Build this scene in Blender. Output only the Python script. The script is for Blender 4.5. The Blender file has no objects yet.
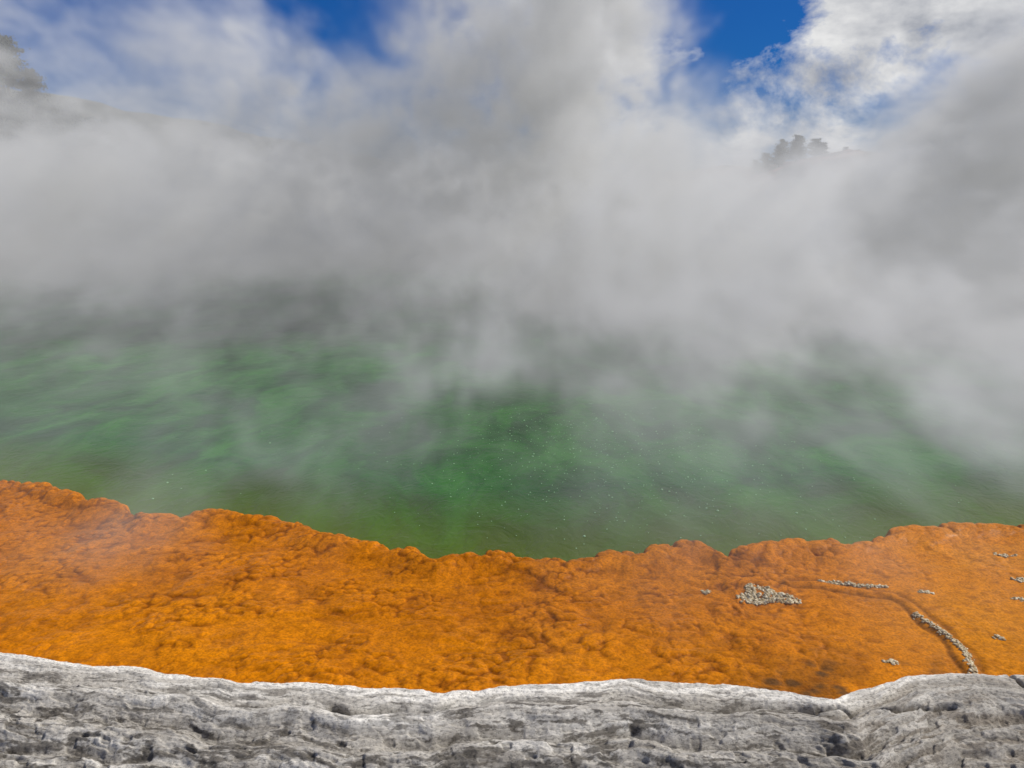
import bpy, math, random
import numpy as np
from mathutils import Vector
random.seed(4); rng=np.random.RandomState(7)
scn=bpy.context.scene
try:
    scn.view_settings.view_transform='Standard'; scn.view_settings.look='None'; scn.view_settings.exposure=0
except Exception: pass

# ---------------- numpy noise
TAB=rng.rand(256,256); TX=rng.rand(256,256); TY=rng.rand(256,256)
def vn(x,y,s=0):
    x=x+s*17.3; y=y+s*9.1
    xi=np.floor(x).astype(int); yi=np.floor(y).astype(int); fx=x-xi; fy=y-yi
    fx=fx*fx*fx*(fx*(fx*6-15)+10); fy=fy*fy*fy*(fy*(fy*6-15)+10)
    g=lambda a,b:TAB[a&255,b&255]
    return (g(xi,yi)*(1-fx)+g(xi+1,yi)*fx)*(1-fy)+(g(xi,yi+1)*(1-fx)+g(xi+1,yi+1)*fx)*fy
def fbm(x,y,o=4,s=0,gain=.5):
    r=0;a=1;t=0
    for i in range(o):
        r=r+a*(vn(x*2**i,y*2**i,s+i*3.7)-.5)*2; t+=a; a*=gain
    return r/t
def worley(x,y,s=0):
    x=x+s*11.7;y=y+s*5.3
    xi=np.floor(x).astype(int); yi=np.floor(y).astype(int)
    d1=np.full(x.shape,9.);d2=np.full(x.shape,9.)
    for i in(-1,0,1):
        for j in(-1,0,1):
            cx=xi+i+TX[(xi+i)&255,(yi+j)&255]; cy=yi+j+TY[(xi+i)&255,(yi+j)&255]
            d=np.hypot(cx-x,cy-y)
            d2=np.minimum(d2,np.maximum(d,d1)); d1=np.minimum(d1,d)
    return d1,d2
def dome(w,r=.75):
    return np.sqrt(np.clip(1-(w/r)**2,0,1)+.02)
def sst(a,b,x):
    t=np.clip((x-a)/(b-a),0,1); return t*t*(3-2*t)

def grid_obj(name,X,Y,Z,col=None,attrs=None,mat=None,smooth=True):
    ny,nx=X.shape
    co=np.stack([X,Y,Z],-1).reshape(-1,3).astype(np.float32)
    idx=np.arange(nx*ny).reshape(ny,nx)
    q=np.stack([idx[:-1,:-1],idx[:-1,1:],idx[1:,1:],idx[1:,:-1]],-1)
    if Y[0,0]>Y[-1,0]: q=q[...,::-1]
    q=np.ascontiguousarray(q.reshape(-1,4))
    me=bpy.data.meshes.new(name)
    me.vertices.add(len(co)); me.vertices.foreach_set("co",co.ravel())
    me.loops.add(q.size); me.loops.foreach_set("vertex_index",q.ravel().astype(np.int32))
    me.polygons.add(len(q)); me.polygons.foreach_set("loop_start",(np.arange(len(q))*4).astype(np.int32))
    me.polygons.foreach_set("loop_total",np.full(len(q),4,np.int32))
    me.polygons.foreach_set("use_smooth",np.full(len(q),smooth))
    me.update(calc_edges=True)
    if col is not None:
        a=me.color_attributes.new("albedo",'FLOAT_COLOR','POINT')
        c=np.concatenate([col.reshape(-1,3),np.ones((len(co),1))],1).astype(np.float32)
        a.data.foreach_set("color",c.ravel())
    for k,v in (attrs or {}).items():
        a=me.attributes.new(k,'FLOAT','POINT'); a.data.foreach_set("value",v.ravel().astype(np.float32))
    ob=bpy.data.objects.new(name,me); scn.collection.objects.link(ob)
    if mat: me.materials.append(mat)
    return ob

def newmat(name):
    m=bpy.data.materials.new(name); m.use_nodes=True
    nt=m.node_tree; return m,nt,nt.nodes["Principled BSDF"]
def N(nt,t,**kw):
    n=nt.nodes.new(t)
    for k,v in kw.items():
        if k in('operation','blend_type','data_type','attribute_name','noise_dimensions','feature','clamp','interpolation_type','musgrave_type','noise_type'): setattr(n,k,v)
        else: n.inputs[k].default_value=v
    return n
def objcoord(nt,scale=(1,1,1),rot=0):
    g=nt.nodes.new('ShaderNodeNewGeometry'); m=nt.nodes.new('ShaderNodeMapping'); m.inputs['Scale'].default_value=scale; m.inputs['Rotation'].default_value=(0,0,rot)
    nt.links.new(g.outputs['Position'],m.inputs['Vector']); return m.outputs[0]
def ramp(nt,fac,stops):
    r=nt.nodes.new('ShaderNodeValToRGB'); e=r.color_ramp.elements
    while len(e)<len(stops): e.new(.5)
    for i,(p,c) in enumerate(stops):
        e[i].position=p; e[i].color=(c,c,c,1) if not hasattr(c,'__len__') else (*c,1)
    nt.links.new(fac,r.inputs[0]); return r.outputs[0]
def mix(nt,bt,f,a,b):
    m=nt.nodes.new('ShaderNodeMixRGB'); m.blend_type=bt
    for i,v in enumerate((f,a,b)):
        if hasattr(v,'is_linked'): nt.links.new(v,m.inputs[i])
        elif i==0: m.inputs[0].default_value=v
        else: m.inputs[i].default_value=(*v,1)
    return m.outputs[0]

# ---------------- camera
cam=bpy.data.cameras.new("camera"); co=bpy.data.objects.new("camera",cam); scn.collection.objects.link(co)
cam.lens=28; cam.sensor_width=36; cam.clip_start=.02; cam.clip_end=2000
co.location=(0,0,1.6); co.rotation_euler=(math.radians(90-13.7),0,0); scn.camera=co

# ---------------- sun + world
SE,SA=math.radians(44),math.radians(84)   # elevation; azimuth from +Y toward +X
sv=Vector((math.sin(SA)*math.cos(SE),math.cos(SA)*math.cos(SE),math.sin(SE)))
sl=bpy.data.lights.new("sun",'SUN'); sl.energy=4.8; sl.angle=math.radians(.5); sl.color=(1,.95,.86)
so=bpy.data.objects.new("sun",sl); scn.collection.objects.link(so); so.rotation_euler=sv.to_track_quat('Z','Y').to_euler(); so.location=(8,2,12)
w=bpy.data.worlds.new("World"); scn.world=w; w.use_nodes=True; nt=w.node_tree
bg=nt.nodes['Background']; bg.inputs[1].default_value=.1
sky=nt.nodes.new('ShaderNodeTexSky'); sky.sky_type='NISHITA'; sky.sun_disc=False; sky.sun_elevation=SE; sky.sun_rotation=SA
blue=mix(nt,'MULTIPLY',1.0,sky.outputs[0],(.05,.27,.70))
tc=nt.nodes.new('ShaderNodeTexCoord'); mp=nt.nodes.new('ShaderNodeMapping'); mp.inputs['Scale'].default_value=(1,1,1.7); mp.inputs['Location'].default_value=(.3,.1,.55)
nt.links.new(tc.outputs['Generated'],mp.inputs[0])
cn=N(nt,'ShaderNodeTexNoise',Scale=5.5,Detail=9.0,Roughness=.62,Distortion=.25); nt.links.new(mp.outputs[0],cn.inputs['Vector'])
def wm(op,a,b=None,c=None):
    n=nt.nodes.new('ShaderNodeMath'); n.operation=op
    for i,v_ in enumerate((a,b,c)):
        if v_ is None: continue
        if hasattr(v_,'is_linked'): nt.links.new(v_,n.inputs[i])
        else: n.inputs[i].default_value=v_
    return n.outputs[0]
cfld=cn.outputs[0]
# cloud groups / clear gaps by compass direction
for dx,dy,dz,lo,amt in [(.42,.885,.20,.986,.30),(.31,.935,.085,.994,.12),(.27,.948,.17,.992,-.08),(-.17,.975,.14,.980,-.15),(-.34,.92,.19,.970,-.24),(.42,.89,.12,.995,-.10)]:
    v=Vector((dx,dy,dz)).normalized(); dn=nt.nodes.new('ShaderNodeVectorMath'); dn.operation='DOT_PRODUCT'; nt.links.new(tc.outputs['Generated'],dn.inputs[0]); dn.inputs[1].default_value=v
    mr=nt.nodes.new('ShaderNodeMapRange'); mr.interpolation_type='SMOOTHSTEP'; nt.links.new(dn.outputs['Value'],mr.inputs[0]); mr.inputs[1].default_value=lo; mr.inputs[2].default_value=1.0
    cfld=wm('ADD',cfld,wm('MULTIPLY',mr.outputs[0],amt))
cf=ramp(nt,cfld,[(.48,0.),(.62,1.)])
cn2=N(nt,'ShaderNodeTexNoise',Scale=8.,Detail=7.0,Roughness=.58,Distortion=.2); nt.links.new(mp.outputs[0],cn2.inputs['Vector'])
cc=ramp(nt,cn2.outputs[0],[(.34,(3.6,3.8,4.3)),(.58,(8.0,8.0,8.0))])
skyc=mix(nt,'MIX',cf,blue,cc); nt.links.new(skyc,bg.inputs[0])

# ---------------- shelf outline (metres)
EX=[-9,-6,-4.2,-2.80,-2.42,-1.917,-1.762,-1.60,-1.369,-1.007,-.737,-.543,-.310,-.142,-.009,.120,.384,.565,.803,1.018,1.265,1.48,1.70,1.828,2.094,2.447,3.6,6,9]
EY=[5.2,4.7,4.35,4.105,4.00,3.73,3.605,3.628,3.666,3.511,3.347,3.264,3.148,3.245,3.176,3.129,3.196,3.235,3.316,3.276,3.347,3.316,3.40,3.477,3.534,3.54,3.7,4.2,4.9]
RX=[-9,-4,-1.9,-1.53,-1.322,-1.041,-.797,-.594,-.31,-.198,.022,.133,.304,.471,.661,.788,.861,.93,1.105,1.278,1.451,2.2,4,9]
RY=[2.6,2.4,2.18,2.119,2.067,2.028,1.985,1.966,1.939,1.925,1.957,1.948,1.98,1.966,1.948,1.912,1.89,1.925,2.004,2.008,1.994,2.05,2.2,2.5]
def edge(x):
    return np.interp(x,EX,EY)+.02*fbm(x*5,x*0+3,2,1)-.065
def redge(x): return np.interp(x,RX,RY)+.012*fbm(x*9,x*0+7,3,2)
PATH=[(1.14,2.95),(1.24,2.94),(1.50,2.85),(1.53,2.72),(1.546,2.625),(1.564,2.478),(1.519,2.289),(1.44,2.15)]
def dpath(X,Y):
    D=np.full(X.shape,9.)
    for (ax,ay),(bx,by) in zip(PATH[:-1],PATH[1:]):
        vx,vy=bx-ax,by-ay; t=np.clip(((X-ax)*vx+(Y-ay)*vy)/(vx*vx+vy*vy),0,1)
        D=np.minimum(D,np.hypot(X-ax-t*vx,Y-ay-t*vy))
    return D
def shelf_h(X,Y):
    wx=X+.03*fbm(X*6,Y*6,2,11); wy=Y+.03*fbm(X*6,Y*6,2,12)
    E=edge(X); 
    w1,w1b=worley(wx*5.6,wy*6.2,1); w2,w2b=worley(wx*14,wy*16,2); w3,_=worley(wx*28,wy*33,3); w4,_=worley(wx*58,wy*68,13)
    l1=dome(w1,.88); l2=dome(w2,.75); l3=dome(w3,.70); l4=dome(w4,.65)
    d=E-Y+.13*(l1-.45)+.026*(l2-.5)+.004*(l3-.5)
    dep=(E-Y)/(E-redge(X))
    rough=.32+.68*sst(1.0,.3,dep+.45*fbm(X*2,Y*2.4,3,5))
    rough=rough*(1-.6*sst(.9,1.5,X))
    rim=np.exp(-((d-.08)/.09)**2)
    patch=sst(.38,.6,vn(wx*5,wy*6,14)); patch3=.3+.7*sst(.4,.62,vn(wx*8,wy*9,15))
    z=.045+.010*fbm(X*2.2,Y*2.2,3,6)
    z=z+rim*(.000+.030*l1+.010*l2+.003*l3)
    pit=sst(.52,.8,vn(wx*9,wy*12,8))
    z=z+rough*(1-.3*rim)*(.003*l1+.009*l2*patch+.0065*l3*patch3+.0012*l4+.005*fbm(wx*6,wy*8,2,9))-rough*.004*pit
    z=z+.0003*fbm(X*60,Y*60,2,4)+.0012*l3*(1-rough)
    dp=dpath(X+.02*fbm(X*9,Y*9,2,21),Y)
    z=z+.006*np.exp(-(dp/.022)**2)*(.6+.8*vn(X*12,Y*12,22))-.005*np.exp(-((dp-.035)/.012)**2)
    top=1-(1-np.clip(d/.055+.15,0,1))**2.2
    z=z*top+(1-top)*(-.08)
    return z,d,l1,l2,l3,l4,rough,pit,rim,dp,dep,patch,patch3
nx,ny=1800,420
xs=np.concatenate([np.linspace(-8,-3.0,90,endpoint=False),np.linspace(-3.0,3.0,1500),np.linspace(3.0,8,91)[1:]])
v=np.linspace(0,1,ny)
X,V=np.meshgrid(xs,v); Y=1.72+V*(edge(X)+.15-1.72)
Z,d,l1,l2,l3,l4,rough,pit,rim,dp,dep,patch,patch3=shelf_h(X,Y)
A=np.array
bright=A([.56,.182,.0003]); mid=A([.47,.142,.0003]); dark=A([.15,.036,.0002]); pale=A([.54,.22,.015])
def lerp(a,b,t): return a*(1-t[...,None])+b*t[...,None]
t=np.clip(.5+.9*fbm(X*3,Y*4,4,31),0,1)
C=lerp(bright,mid,np.clip(t*.6+.7*sst(.85,.1,dep)-.1,0,1))
cav=np.clip(.85-l2,0,1)*.8*patch+np.clip(.8-l3,0,1)*.95*patch3+np.clip(.6-l4,0,1)*.25  # shade in the crevices between knobs, painted into the albedo
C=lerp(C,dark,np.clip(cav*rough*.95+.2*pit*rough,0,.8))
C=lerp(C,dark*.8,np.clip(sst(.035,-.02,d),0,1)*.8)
g=np.exp(-(((X-2.1)/.5)**2+((Y-3.2)/.3)**2)); C=lerp(C,pale,np.clip(g*.5,0,1)*(.4+.6*vn(X*14,Y*20,33)))
g=np.exp(-(((X-1.75)/.35)**2+((Y-2.6)/.4)**2)); C=lerp(C,A([.48,.18,.002]),np.clip(g*.6,0,1))
g=np.exp(-(((X-1.05)/.40)**2+((Y-2.24)/.2)**2)); s1,s2=worley(X*11,Y*15,5)
C=lerp(C,A([.26,.085,.003]),np.clip(g*1.1,0,1)*sst(.15,.65,vn(X*6,Y*8,81)))
s1w=s1+.25*fbm(X*14,Y*14,3,82)
C=lerp(C,A([.09,.042,.012]),np.clip(g*1.4,0,1)*sst(.42,.1,s1w)*sst(.3,.6,vn(X*5,Y*7,83))*.85)
C=lerp(C,A([.14,.045,.004]),np.exp(-((dp-.032)/.012)**2)*.6)
s1,_=worley(X*8,Y*11,6); C=lerp(C,dark,sst(.22,.12,s1)*.3)
C=C*(.84+.32*vn(X*45,Y*55,40))[...,None]
m,nt,b=newmat("orange_sinter")
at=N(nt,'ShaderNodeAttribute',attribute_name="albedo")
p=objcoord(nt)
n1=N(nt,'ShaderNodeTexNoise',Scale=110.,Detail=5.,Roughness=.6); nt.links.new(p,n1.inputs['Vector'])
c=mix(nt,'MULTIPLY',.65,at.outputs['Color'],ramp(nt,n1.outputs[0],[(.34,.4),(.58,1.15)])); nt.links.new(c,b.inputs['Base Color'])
n2=N(nt,'ShaderNodeTexNoise',Scale=6.,Detail=3.); nt.links.new(p,n2.inputs['Vector'])
nt.links.new(ramp(nt,n2.outputs[0],[(.35,.3),(.65,.7)]),b.inputs['Roughness'])
b.inputs['Specular IOR Level'].default_value=.08
bp=N(nt,'ShaderNodeBump',Strength=.5,Distance=.0035); nt.links.new(n1.outputs[0],bp.inputs['Height']); nt.links.new(bp.outputs[0],b.inputs['Normal'])
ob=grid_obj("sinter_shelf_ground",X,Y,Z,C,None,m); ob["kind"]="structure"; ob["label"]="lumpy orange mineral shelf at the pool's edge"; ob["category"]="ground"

# ---------------- grey rock ledge
xs=np.concatenate([np.linspace(-8,-2,120,endpoint=False),np.linspace(-2,2,1350),np.linspace(2,8,121)[1:]])
s=np.concatenate([np.linspace(-.10,.55,400),np.linspace(.57,5,60)])
X,S=np.meshgrid(xs,s)
flow=.045*fbm(X*2.2,S*0+1,3,50)+.02*fbm(X*6,S*4,3,51)
s2=S+.02*fbm(X*5,S*5,3,66)
sf=S+flow
r0=1-(1-np.clip((s2+.065)/.09,0,1))**2.2
z=-.12+r0*.395
gr=(.15+1.1*sst(.2,.8,vn(X*2.3,S*0,52)))
z=z-.030*np.exp(-((sf-.10)/.020)**2)*gr
z=z+.028*np.exp(-((sf-.165)/.035)**2)
z=z-.028*np.exp(-((sf-.235)/.018)**2)*sst(.2,.6,vn(X*2.7,S*0+2,54))
z=z+.018*np.exp(-((sf-.29)/.03)**2)
z=z-.020*np.exp(-((sf-.345)/.014)**2)*sst(.3,.6,vn(X*3.1,S*0+5,74))
z=z-.05*sst(.15,.6,s2)
str_=fbm(X*4+2*flow,sf*42,4,55,.6); z=z+.008*str_*r0
z=z+.007*fbm(X*10,sf*20,4,56,.6)*r0
low=sst(.10,.26,sf+.08*fbm(X*3,S*3,2,68))
hol=sst(.60,.74,vn(X*34,S*75,58))*(.1+.9*low); z=z-.006*hol*r0
z=z+low*.006*fbm(X*30,S*60,4,69,.65)
z=z+.0016*fbm(X*110,S*140,2,59)
Y=redge(X)-S
def crack(pts):
    D=np.full(X.shape,9.); Xw=X+.015*fbm(X*20,Y*20,3,60); Yw=Y+.015*fbm(X*20,Y*20,3,61)
    for (ax,ay),(bx,by) in zip(pts[:-1],pts[1:]):
        vx,vy=bx-ax,by-ay; t=np.clip(((Xw-ax)*vx+(Yw-ay)*vy)/(vx*vx+vy*vy),0,1)
        D=np.minimum(D,np.hypot(Xw-ax-t*vx,Yw-ay-t*vy))
    return D
ck=np.minimum(crack([(.55,1.80),(.72,1.84),(.86,1.84),(.98,1.80),(1.16,1.83)]),crack([(1.40,2.04),(1.41,1.95),(1.46,1.86)]))
ck=np.minimum(ck,crack([(-1.5,1.93),(-1.3,1.95),(-1.12,1.90),(-.9,1.9)]))
ck=np.minimum(ck,crack([(-.75,1.83),(-.5,1.85),(-.3,1.82),(-.05,1.84),(.2,1.82)]))
ckm=np.exp(-(ck/.006)**2); z=z-.02*ckm
wht=A([.84,.80,.725]); gry=A([.47,.435,.38]); drk=A([.095,.083,.068]); brn=A([.30,.255,.20])
q=np.clip(.5+1.4*fbm(X*3.4+2*flow,sf*34,5,62,.64)+.4*str_,0,1)
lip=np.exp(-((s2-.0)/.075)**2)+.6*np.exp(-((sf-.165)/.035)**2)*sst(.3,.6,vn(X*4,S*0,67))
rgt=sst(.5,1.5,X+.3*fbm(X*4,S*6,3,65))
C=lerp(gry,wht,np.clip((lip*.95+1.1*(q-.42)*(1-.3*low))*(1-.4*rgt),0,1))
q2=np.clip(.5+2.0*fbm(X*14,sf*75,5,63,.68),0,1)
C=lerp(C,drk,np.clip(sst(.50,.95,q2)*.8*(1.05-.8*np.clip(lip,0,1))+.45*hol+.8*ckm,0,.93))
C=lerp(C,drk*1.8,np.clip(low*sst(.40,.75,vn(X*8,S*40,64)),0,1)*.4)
C=lerp(C,drk*1.5,np.exp(-((sf-.10)/.014)**2)*gr*.45+np.exp(-((sf-.235)/.013)**2)*sst(.2,.6,vn(X*2.7,S*0+2,54))*.45)  # undercut shadow below lip and bulge, painted dark along the grooves
C=lerp(C,brn*(.4+1.0*q2[...,None]),rgt*.4*sst(.0,.05,s2))
C=lerp(C,A([.30,.12,.02]),sst(-.02,-.07,s2)*.55)
m,nt,b=newmat("grey_sinter_rock")
at=N(nt,'ShaderNodeAttribute',attribute_name="albedo"); p=objcoord(nt,(1,1.8,1.8))
n1=N(nt,'ShaderNodeTexNoise',Scale=90.,Detail=7.,Roughness=.78); nt.links.new(p,n1.inputs['Vector'])
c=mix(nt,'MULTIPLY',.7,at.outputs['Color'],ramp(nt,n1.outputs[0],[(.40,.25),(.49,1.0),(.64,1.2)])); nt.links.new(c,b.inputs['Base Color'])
b.inputs['Roughness'].default_value=.85; b.inputs['Specular IOR Level'].default_value=.2
bp=N(nt,'ShaderNodeBump',Strength=.8,Distance=.006); nt.links.new(n1.outputs[0],bp.inputs['Height']); nt.links.new(bp.outputs[0],b.inputs['Normal'])
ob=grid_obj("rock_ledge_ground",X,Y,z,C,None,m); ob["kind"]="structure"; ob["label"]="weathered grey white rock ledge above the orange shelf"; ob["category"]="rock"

# ---------------- terrain
xs=np.linspace(-260,260,261); ys=np.linspace(-60,400,231); X,Y=np.meshgrid(xs,ys)
def terr(X,Y):
    D=np.hypot(X,Y-33)-29.5
    far=sst(10,40,Y)
    h=-1+.95*sst(-.5,1.5,D)+far*(1.8*sst(0,12,D)+.8*fbm(X*.08,Y*.08,4,70)*sst(2,10,D))
    h=h+far*sst(-28,-46,X)*9*sst(3,24,D)+far*sst(30,130,D)*(1+2*fbm(X*.012,Y*.012,3,71))
    h=h+far*2.4*np.exp(-((X-26.5)/6)**2)*sst(1,5,D)
    return np.where(D<-1.2,-1,h)
Z=terr(X,Y)
m,nt,b=newmat("bank_ground"); p=objcoord(nt)
n1=N(nt,'ShaderNodeTexNoise',Scale=.5,Detail=8.,Roughness=.7); nt.links.new(p,n1.inputs['Vector'])
rk=ramp(nt,n1.outputs[0],[(.38,(.02,.022,.015)),(.5,(.10,.05,.04)),(.6,(.30,.14,.12))])
sc=ramp(nt,n1.outputs[0],[(.38,(.012,.016,.010)),(.65,(.06,.06,.04))])
gg=nt.nodes.new('ShaderNodeNewGeometry'); sp=nt.nodes.new('ShaderNodeSeparateXYZ'); nt.links.new(gg.outputs['Position'],sp.inputs[0])
mr=nt.nodes.new('ShaderNodeMapRange'); nt.links.new(sp.outputs[0],mr.inputs[0]); mr.inputs[1].default_value=8; mr.inputs[2].default_value=18
nt.links.new(mix(nt,'MIX',mr.outputs[0],sc,rk),b.inputs['Base Color']); b.inputs['Roughness'].default_value=.95
ob=grid_obj("ground",X,Y,Z,None,None,m); ob["kind"]="structure"; ob["label"]="scrubby banks and low hills around the hot pool"; ob["category"]="ground"

# ---------------- water
xs=np.sort(np.concatenate([np.linspace(-8,8,161),np.linspace(-34,-8.5,30),np.linspace(8.5,34,30)]))
ys=np.concatenate([np.linspace(2.6,9,130),np.linspace(9.3,64,60)])
X,Y=np.meshgrid(xs,ys)
wd=Y-edge(np.clip(X,-8,8))
m,nt,b=newmat("green_pool_water")
at=N(nt,'ShaderNodeAttribute',attribute_name="rimdist")
n1=N(nt,'ShaderNodeTexNoise',Scale=2.0,Detail=7.,Roughness=.66,Distortion=.8); p2=objcoord(nt,(1,.6,1),-.5); nt.links.new(p2,n1.inputs['Vector'])
deep=ramp(nt,n1.outputs[0],[(.38,(.004,.044,.004)),(.5,(.010,.085,.007)),(.63,(.026,.135,.014))])
ff=ramp(nt,at.outputs['Fac'],[(0.0,1.),(.12,.75),(1.,0.)])
c=mix(nt,'MIX',ff,deep,(.085,.11,.001)); nt.links.new(c,b.inputs['Base Color'])
b.inputs['Roughness'].default_value=.22; b.inputs['IOR'].default_value=1.33; b.inputs['Specular IOR Level'].default_value=.25
n2=N(nt,'ShaderNodeTexNoise',Scale=4.5,Detail=6.,Roughness=.62,Distortion=.6); n3=N(nt,'ShaderNodeTexNoise',Scale=26.,Detail=4.,Roughness=.6)
p3=objcoord(nt,(1.2,.9,1),-.4); nt.links.new(p3,n2.inputs['Vector']); nt.links.new(p3,n3.inputs['Vector'])
b1=N(nt,'ShaderNodeBump',Strength=.5,Distance=.03); b2=N(nt,'ShaderNodeBump',Strength=.5,Distance=.008)
nt.links.new(n2.outputs[0],b1.inputs['Height']); nt.links.new(n3.outputs[0],b2.inputs['Height']); nt.links.new(b1.outputs[0],b2.inputs['Normal']); nt.links.new(b2.outputs[0],b.inputs['Normal'])
ob=grid_obj("pool_water",X,Y,0*X,None,{"rimdist":wd},m); ob["kind"]="structure"; ob["label"]="steaming opaque green hot spring water"; ob["category"]="water"

# ---------------- helper : merged lumps
def ico():
    import bmesh
    bm=bmesh.new(); bmesh.ops.create_icosphere(bm,subdivisions=2,radius=1)
    v=np.array([q.co[:] for q in bm.verts]); f=np.array([[w.index for w in q.verts] for q in bm.faces]); bm.free(); return v,f
IV,IF=ico()
def lumps(name,pts,mat,jit=.25):
    vs=[];fs=[];o=0
    for (x,y,z,rx,ry,rz) in pts:
        n=1+jit*(np.random.RandomState(int(abs(x*9173+y*3571)*100)%99991).rand(len(IV))-.5)*2
        vs.append(IV*n[:,None]*[rx,ry,rz]+[x,y,z]); fs.append(IF+o); o+=len(IV)
    me=bpy.data.meshes.new(name); me.from_pydata(np.concatenate(vs).tolist(),[],np.concatenate(fs).tolist()); me.update()
    me.polygons.foreach_set("use_smooth",[True]*len(me.polygons)); me.materials.append(mat)
    ob=bpy.data.objects.new(name,me); scn.collection.objects.link(ob); return ob
m,nt,b=newmat("white_crust"); p=objcoord(nt)
n1=N(nt,'ShaderNodeTexNoise',Scale=90.,Detail=5.,Roughness=.7); nt.links.new(p,n1.inputs['Vector'])
nt.links.new(ramp(nt,n1.outputs[0],[(.36,(.20,.11,.03)),(.5,(.42,.33,.19)),(.62,(.70,.63,.48))]),b.inputs['Base Color']); b.inputs['Roughness'].default_value=.8
bp=N(nt,'ShaderNodeBump',Strength=.7,Distance=.005); nt.links.new(n1.outputs[0],bp.inputs['Height']); nt.links.new(bp.outputs[0],b.inputs['Normal'])
crust=m
def cluster(cx,cy,w,h,n,label,r=(.005,.011),line=None):
    pts=[]
    for i in range(n):
        if line:
            t=random.random()*(len(line)-1); k=int(t); f=t-k
            x=line[k][0]*(1-f)+line[k+1][0]*f+random.gauss(0,w); y=line[k][1]*(1-f)+line[k+1][1]*f+random.gauss(0,h)
        else:
            a=random.random()*6.28; q=math.sqrt(random.random())*(.75+.25*math.sin(3*a+cx*9)); x=cx+w*q*math.cos(a); y=cy+h*q*math.sin(a)+.25*(x-cx)*-.6
        pts.append((x,y,random.uniform(*r)))
    zz=shelf_h(A([p[0] for p in pts]),A([p[1] for p in pts]))[0]
    o=lumps("mineral_crust",[(p[0],p[1],z_+p[2]*random.uniform(-.2,.5),p[2]*random.uniform(.8,1.4),p[2]*random.uniform(.8,1.2),p[2]*random.uniform(.5,.9)) for p,z_ in zip(pts,zz)],crust,.3)
    o["label"]=label; o["category"]="mineral crust"; o["group"]="white crusts on the orange shelf"
cluster(.99,2.835,.135,.08,560,"broad knobbly white mineral crust patch on orange shelf",(.0025,.0075))
cluster(0,0,.003,.005,170,"thin broken strip of white crust on orange shelf",(.003,.007),[(1.25,2.96),(1.36,2.95),(1.43,2.93),(1.51,2.92)])
cluster(0,0,.006,.010,320,"curved ridge of grey white crust on orange shelf",(.0025,.006),[(1.51,2.70),(1.546,2.625),(1.564,2.53),(1.564,2.46),(1.54,2.37),(1.515,2.26)])
for (x,y,w_,h_,n_) in [(.77,2.874,.026,.02,30),(1.64,2.875,.04,.018,45),(1.287,2.40,.03,.018,30),(1.735,2.543,.024,.018,22),(2.08,2.985,.04,.02,30),(1.985,2.82,.035,.02,26),(2.15,3.2,.06,.025,34)]:
    cluster(x,y,w_,h_,n_,"small nub of white crust on orange shelf",(.003,.0065))

# bubbles
m,nt,b=newmat("bubble"); b.inputs['Base Color'].default_value=(.24,.40,.22,1); b.inputs['Roughness'].default_value=.2
pts=[]
for i in range(800):
    if random.random()<.8: x=random.gauss(.6,.55); y=random.gauss(4.7,.65)
    else: x=random.uniform(-2.0,2.6); y=random.uniform(3.4,6.)
    if y<edge(A([x]))[0]+.12: continue
    r=random.uniform(.0015,.0045)*(1 if random.random()<.9 else 1.6); pts.append((x,y,.0005,r,r,r*.7))
o=lumps("water_bubbles",pts,m,0); o["kind"]="stuff"; o["label"]="tiny pale gas bubbles on the green water"; o["category"]="bubbles"

# ---------------- trees
mt,nt,b=newmat("bark"); b.inputs['Base Color'].default_value=(.09,.065,.045,1); b.inputs['Roughness'].default_value=.9
mf,nt,b=newmat("foliage"); p=objcoord(nt); n1=N(nt,'ShaderNodeTexNoise',Scale=1.3,Detail=4.); nt.links.new(p,n1.inputs['Vector'])
nt.links.new(ramp(nt,n1.outputs[0],[(.35,(.012,.020,.010)),(.65,(.035,.045,.02))]),b.inputs['Base Color']); b.inputs['Roughness'].default_value=.9
def tree_mesh(seed):
    R=random.Random(seed); V=[];F=[]
    def limb(a,b_,r0,r1):
        a=Vector(a);b_=Vector(b_);d=(b_-a).normalized(); u=d.orthogonal().normalized(); w_=d.cross(u); o=len(V)
        for P,r in((a,r0),(b_,r1)):
            for k in range(7):
                t=k/7*6.283; V.append(tuple(P+u*math.cos(t)*r+w_*math.sin(t)*r))
        for k in range(7): F.append((o+k,o+(k+1)%7,o+7+(k+1)%7,o+7+k))
    H=1.0; limb((0,0,-.05),(.01,0,.5),.03,.02); limb((.01,0,.5),(0,.01,.95),.02,.004)
    tips=[]
    for i in range(26):
        z=.22+.73*i/26; a=i*2.4+R.random(); L=(.36*(1-z)**.75+.04)*R.uniform(.6,1.25); e=(L*math.cos(a),L*math.sin(a),z+R.uniform(.0,.08)); limb((0,0,z),e,.009,.002); tips.append((e,z,L,a))
    t=bpy.data.meshes.new("trunk"); t.from_pydata(V,[],F); t.materials.append(mt)
    V2=[];F2=[]
    for e,z,L,a in tips:
        for k in range(150):
            f=R.uniform(.15,1.1); s_=.012+.04*f
            P=Vector((e[0]*f,e[1]*f,z+(e[2]-z)*f))+Vector((R.gauss(0,s_),R.gauss(0,s_),R.gauss(0,.025)))
            u=Vector((R.gauss(0,1),R.gauss(0,1),R.gauss(0,.5))).normalized()*R.uniform(.012,.026); w_=u.orthogonal()*R.uniform(.4,.9)
            o=len(V2); V2+= [tuple(P-u),tuple(P+w_),tuple(P+u),tuple(P-w_)]; F2.append((o,o+1,o+2,o+3))
    c=bpy.data.meshes.new("crown"); c.from_pydata(V2,[],F2); c.materials.append(mf); return t,c
vars_=[tree_mesh(i) for i in(1,2,3)]
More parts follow.
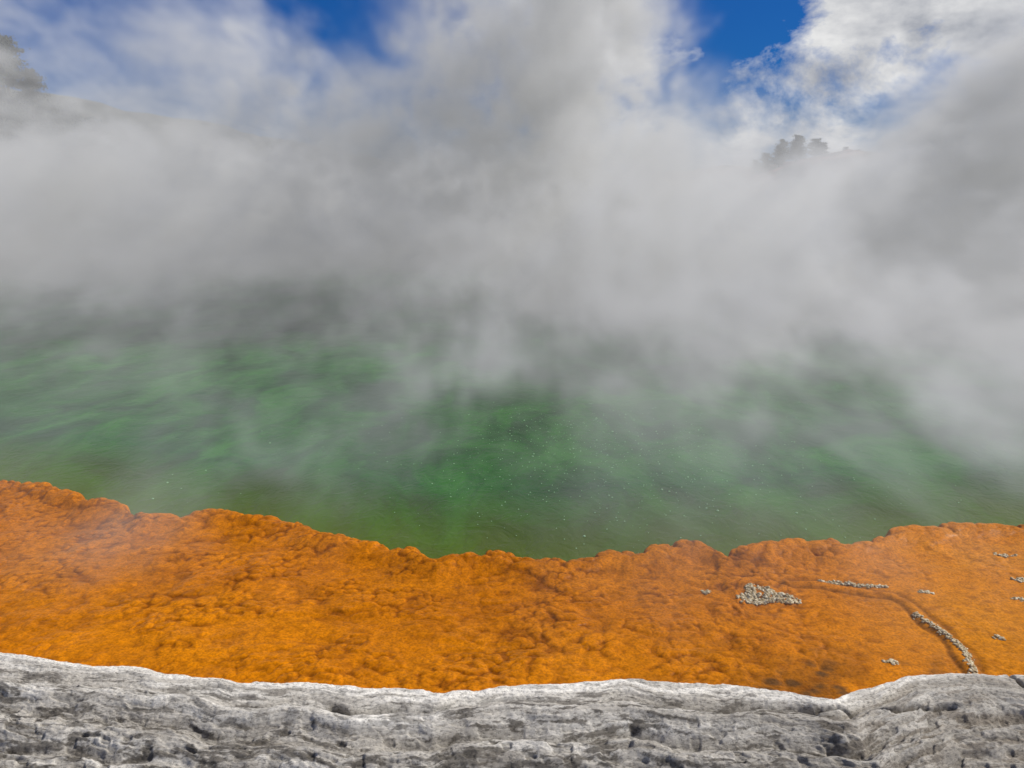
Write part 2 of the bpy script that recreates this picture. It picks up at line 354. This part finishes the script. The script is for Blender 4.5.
def tree(x,y,h):
    t,c=vars_[random.randrange(3)]
    e=bpy.data.objects.new("pine_tree",None); scn.collection.objects.link(e)
    e.location=(x,y,float(terr(A([x*1.]),A([y*1.]))[0])-.2); e.scale=(h*random.uniform(.9,1.3),)*2+(h,); e.rotation_euler=(0,0,random.random()*6)
    e["label"]="dark conifer standing on the steamy far bank"; e["category"]="tree"; e["group"]="trees on the far bank"
    for n_,me in(("trunk",t),("crown",c)):
        o=bpy.data.objects.new(n_,me); scn.collection.objects.link(o); o.parent=e
for i in range(28):
    x=random.uniform(-50,-33); tree(x,random.uniform(58,68),random.uniform(3.2,4.8)*(1+.3*(-x-33)/16))
for i in range(7): tree(random.uniform(-19,-14),random.uniform(64,70),random.uniform(3.,4.6))
for x,y,h in [(20.6,70,1.3),(21.5,70,1.6),(22.3,69,1.9),(23.2,71,2.3),(24.0,70,2.1),(24.8,72,2.4),(25.6,70,1.9),(26.6,71,1.5),(28.2,70,1.2),(29.6,71,1.4)]: tree(x,y,h)

# ---------------- steam (volume grid baked by geometry nodes)
ms=bpy.data.materials.new("steam"); ms.use_nodes=True; nt=ms.node_tree; nt.nodes.clear()
out=nt.nodes.new('ShaderNodeOutputMaterial'); at=N(nt,'ShaderNodeAttribute',attribute_name="density")
vs_=nt.nodes.new('ShaderNodeVolumeScatter'); vs_.inputs['Color'].default_value=(.98,.98,.98,1); vs_.inputs['Anisotropy'].default_value=.0
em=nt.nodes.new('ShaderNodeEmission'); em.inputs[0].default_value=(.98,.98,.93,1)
mm=N(nt,'ShaderNodeMath',operation='MULTIPLY'); mm.inputs[1].default_value=.13  # added glow in the steam, stands in for multiply scattered light
ad=nt.nodes.new('ShaderNodeAddShader')
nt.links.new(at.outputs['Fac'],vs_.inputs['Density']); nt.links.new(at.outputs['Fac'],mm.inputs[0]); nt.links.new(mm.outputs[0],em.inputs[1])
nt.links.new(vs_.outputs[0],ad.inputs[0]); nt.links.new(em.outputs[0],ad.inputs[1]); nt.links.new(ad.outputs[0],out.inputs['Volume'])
try: ms.cycles.volume_step_rate=4.0
except Exception as ex: print(ex)
gt=bpy.data.node_groups.new("steam_field",'GeometryNodeTree'); gt.interface.new_socket("Geometry",in_out='OUTPUT',socket_type='NodeSocketGeometry')
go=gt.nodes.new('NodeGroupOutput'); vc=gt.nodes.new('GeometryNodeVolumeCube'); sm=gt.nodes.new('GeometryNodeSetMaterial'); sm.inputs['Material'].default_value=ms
L=gt.links.new
def M(op,a,b=None,c=None):
    n=gt.nodes.new('ShaderNodeMath'); n.operation=op
    for i,v_ in enumerate((a,b,c)):
        if v_ is None: continue
        if hasattr(v_,'is_linked'): L(v_,n.inputs[i])
        else: n.inputs[i].default_value=v_
    return n.outputs[0]
def MR(v_,a,b,c=0,d_=1,t='SMOOTHSTEP'):
    n=gt.nodes.new('ShaderNodeMapRange'); n.interpolation_type=t; L(v_,n.inputs[0])
    for i,q in enumerate((a,b,c,d_)):
        if hasattr(q,'is_linked'): L(q,n.inputs[i+1])
        else: n.inputs[i+1].default_value=q
    return n.outputs[0]
def curve(v_,lo,hi,pts,vmax):
    f=MR(v_,lo,hi,0,1,'LINEAR'); n=gt.nodes.new('ShaderNodeFloatCurve'); L(f,n.inputs['Value']); c=n.mapping.curves[0]
    P=[((x-lo)/(hi-lo),y/vmax) for x,y in pts]
    c.points[0].location=P[0]; c.points[1].location=P[-1]
    for q in P[1:-1]: c.points.new(*q)
    n.mapping.update(); return M('MULTIPLY',n.outputs[0],vmax)
pos=gt.nodes.new('GeometryNodeInputPosition').outputs[0]; sx=gt.nodes.new('ShaderNodeSeparateXYZ'); L(pos,sx.inputs[0]); px,py,pz=sx.outputs
def noise(scale,detail,rough,off,st=(1,1,1),dist=0):
    vm=gt.nodes.new('ShaderNodeVectorMath'); vm.operation='MULTIPLY_ADD'; L(pos,vm.inputs[0]); vm.inputs[1].default_value=st; vm.inputs[2].default_value=off
    n=gt.nodes.new('ShaderNodeTexNoise'); n.inputs['Scale'].default_value=scale; n.inputs['Detail'].default_value=detail; n.inputs['Roughness'].default_value=rough; n.inputs['Distortion'].default_value=dist
    L(vm.outputs[0],n.inputs['Vector']); return n.outputs[0]
nA=noise(.5,7,.62,(3,7,1),(1,.28,1.1),.8)
nB=noise(1.3,6,.68,(9,2,5),(1,.32,1.),1.3)
nC=noise(.5,4,.55,(20,1,4),(1,.5,.6),.7)
nD=noise(2.4,5,.68,(5,12,8),(1,.25,.9),1.5)
ztop=curve(px,-17,17,[(-17,6.4),(-8,5.2),(-6.7,4.1),(-5.9,3.7),(-4.7,3.4),(-3.5,4.3),(-2.6,3.3),(-1.9,2.9),(-1.2,3.8),(.3,5.2),(1.4,4.9),(2.0,3.5),(2.6,2.5),(3.6,1.9),(4.4,2.2),(5.2,2.4),(6.2,3.1),(8,4.2),(17,6.2)],7)
zt=M('ADD',ztop,M('MULTIPLY',M('SUBTRACT',nA,.5),4.5)); zt=M('ADD',zt,M('MULTIPLY',M('SUBTRACT',nB,.5),3.4))
bank=M('MULTIPLY',MR(py,8.0,10.0),MR(py,15.5,12.5))
bank=M('MULTIPLY',bank,MR(M('SUBTRACT',zt,pz),-.4,1.2))
bill=M('ADD',MR(nA,.43,.60,.05,.8),MR(nB,.48,.60,0,1.0))
bill=M('ADD',bill,MR(nD,.50,.61,-.12,.85))
bill=M('MAXIMUM',bill,.02)
bx=curve(px,-17,17,[(-17,.42),(-5,.42),(-2.5,.5),(-.5,.8),(.8,1.15),(2.2,1.1),(2.9,.45),(3.6,.26),(4.4,.4),(5.5,1.1),(17,1.1)],2)
bank=M('MULTIPLY',M('MULTIPLY',bank,bill),bx)
lowcut=MR(px,-1.,2.,.12,1.0)
bank=M('MULTIPLY',bank,MR(pz,.3,1.4,lowcut,1.0))
yd=curve(py,2,26,[(2,0),(3.0,.07),(4,.12),(6,.17),(8,.23),(10,.32),(14,.45),(20,.42),(24,.3),(26,0)],1)
zc=curve(px,-17,17,[(-17,2.0),(1.5,1.9),(3,1.4),(4,1.0),(6,1.3),(8,2.2),(17,2.2)],3)
zl=M('MINIMUM',M('MULTIPLY_ADD',M('SUBTRACT',py,3.0),.2,.5),zc); zl=M('ADD',zl,M('MULTIPLY',M('SUBTRACT',nC,.5),4.0)); zl=M('ADD',zl,M('MULTIPLY',M('SUBTRACT',nB,.5),2.4))
low=M('MULTIPLY',yd,MR(M('SUBTRACT',zl,pz),-.7,.8))
low=M('MAXIMUM',low,M('MULTIPLY',M('MULTIPLY',MR(py,14,18),MR(py,25.5,23)),MR(pz,1.6,.6,0,.42)))
xr=curve(px,-17,17,[(-17,.55),(-4,.5),(-3,.38),(-1.8,.28),(-.5,.55),(1,.9),(2.2,1.6),(4,2.3),(17,2.3)],3)
xr=M('ADD',M('MULTIPLY',xr,MR(py,17,13)),MR(py,13,17))
wisp=M('ADD',MR(nB,.46,.60,.0,1.5),MR(nC,.42,.62,.0,1.1)); wisp=M('ADD',wisp,MR(nD,.50,.61,-.25,1.3))
low=M('MULTIPLY',M('MULTIPLY',low,xr),M('MAXIMUM',wisp,MR(py,5,13,0.08,.75)))
def puff(c,r,a):
    vm=gt.nodes.new('ShaderNodeVectorMath'); vm.operation='SUBTRACT'; L(pos,vm.inputs[0]); vm.inputs[1].default_value=c
    v2=gt.nodes.new('ShaderNodeVectorMath'); v2.operation='DIVIDE'; L(vm.outputs[0],v2.inputs[0]); v2.inputs[1].default_value=r
    ln=gt.nodes.new('ShaderNodeVectorMath'); ln.operation='LENGTH'; L(v2.outputs[0],ln.inputs[0])
    return M('MULTIPLY',MR(ln.outputs['Value'],1,.1),a)
pf=M('ADD',puff((-1.2,3.8,.35),(.9,1.0,.8),.36),puff((2.7,4.1,.3),(1.3,.9,.7),.6))
pf=M('ADD',pf,puff((-1.6,3.0,.22),(.55,.5,.3),.3))
pf=M('ADD',pf,puff((-.4,4.6,.4),(.8,.8,.9),.4))
pf=M('MULTIPLY',pf,M('ADD',MR(nB,.46,.60,.0,1.2),MR(nD,.5,.61,0,.8)))
dens=M('ADD',M('MAXIMUM',bank,low),pf)
dens=M('MAXIMUM',M('SUBTRACT',dens,.004),0.0)
L(dens,vc.inputs['Density']); vc.inputs['Min'].default_value=(-17,2.0,.01); vc.inputs['Max'].default_value=(17,26,6.4)
vc.inputs['Resolution X'].default_value=440; vc.inputs['Resolution Y'].default_value=200; vc.inputs['Resolution Z'].default_value=84
L(vc.outputs[0],sm.inputs['Geometry']); L(sm.outputs[0],go.inputs[0])
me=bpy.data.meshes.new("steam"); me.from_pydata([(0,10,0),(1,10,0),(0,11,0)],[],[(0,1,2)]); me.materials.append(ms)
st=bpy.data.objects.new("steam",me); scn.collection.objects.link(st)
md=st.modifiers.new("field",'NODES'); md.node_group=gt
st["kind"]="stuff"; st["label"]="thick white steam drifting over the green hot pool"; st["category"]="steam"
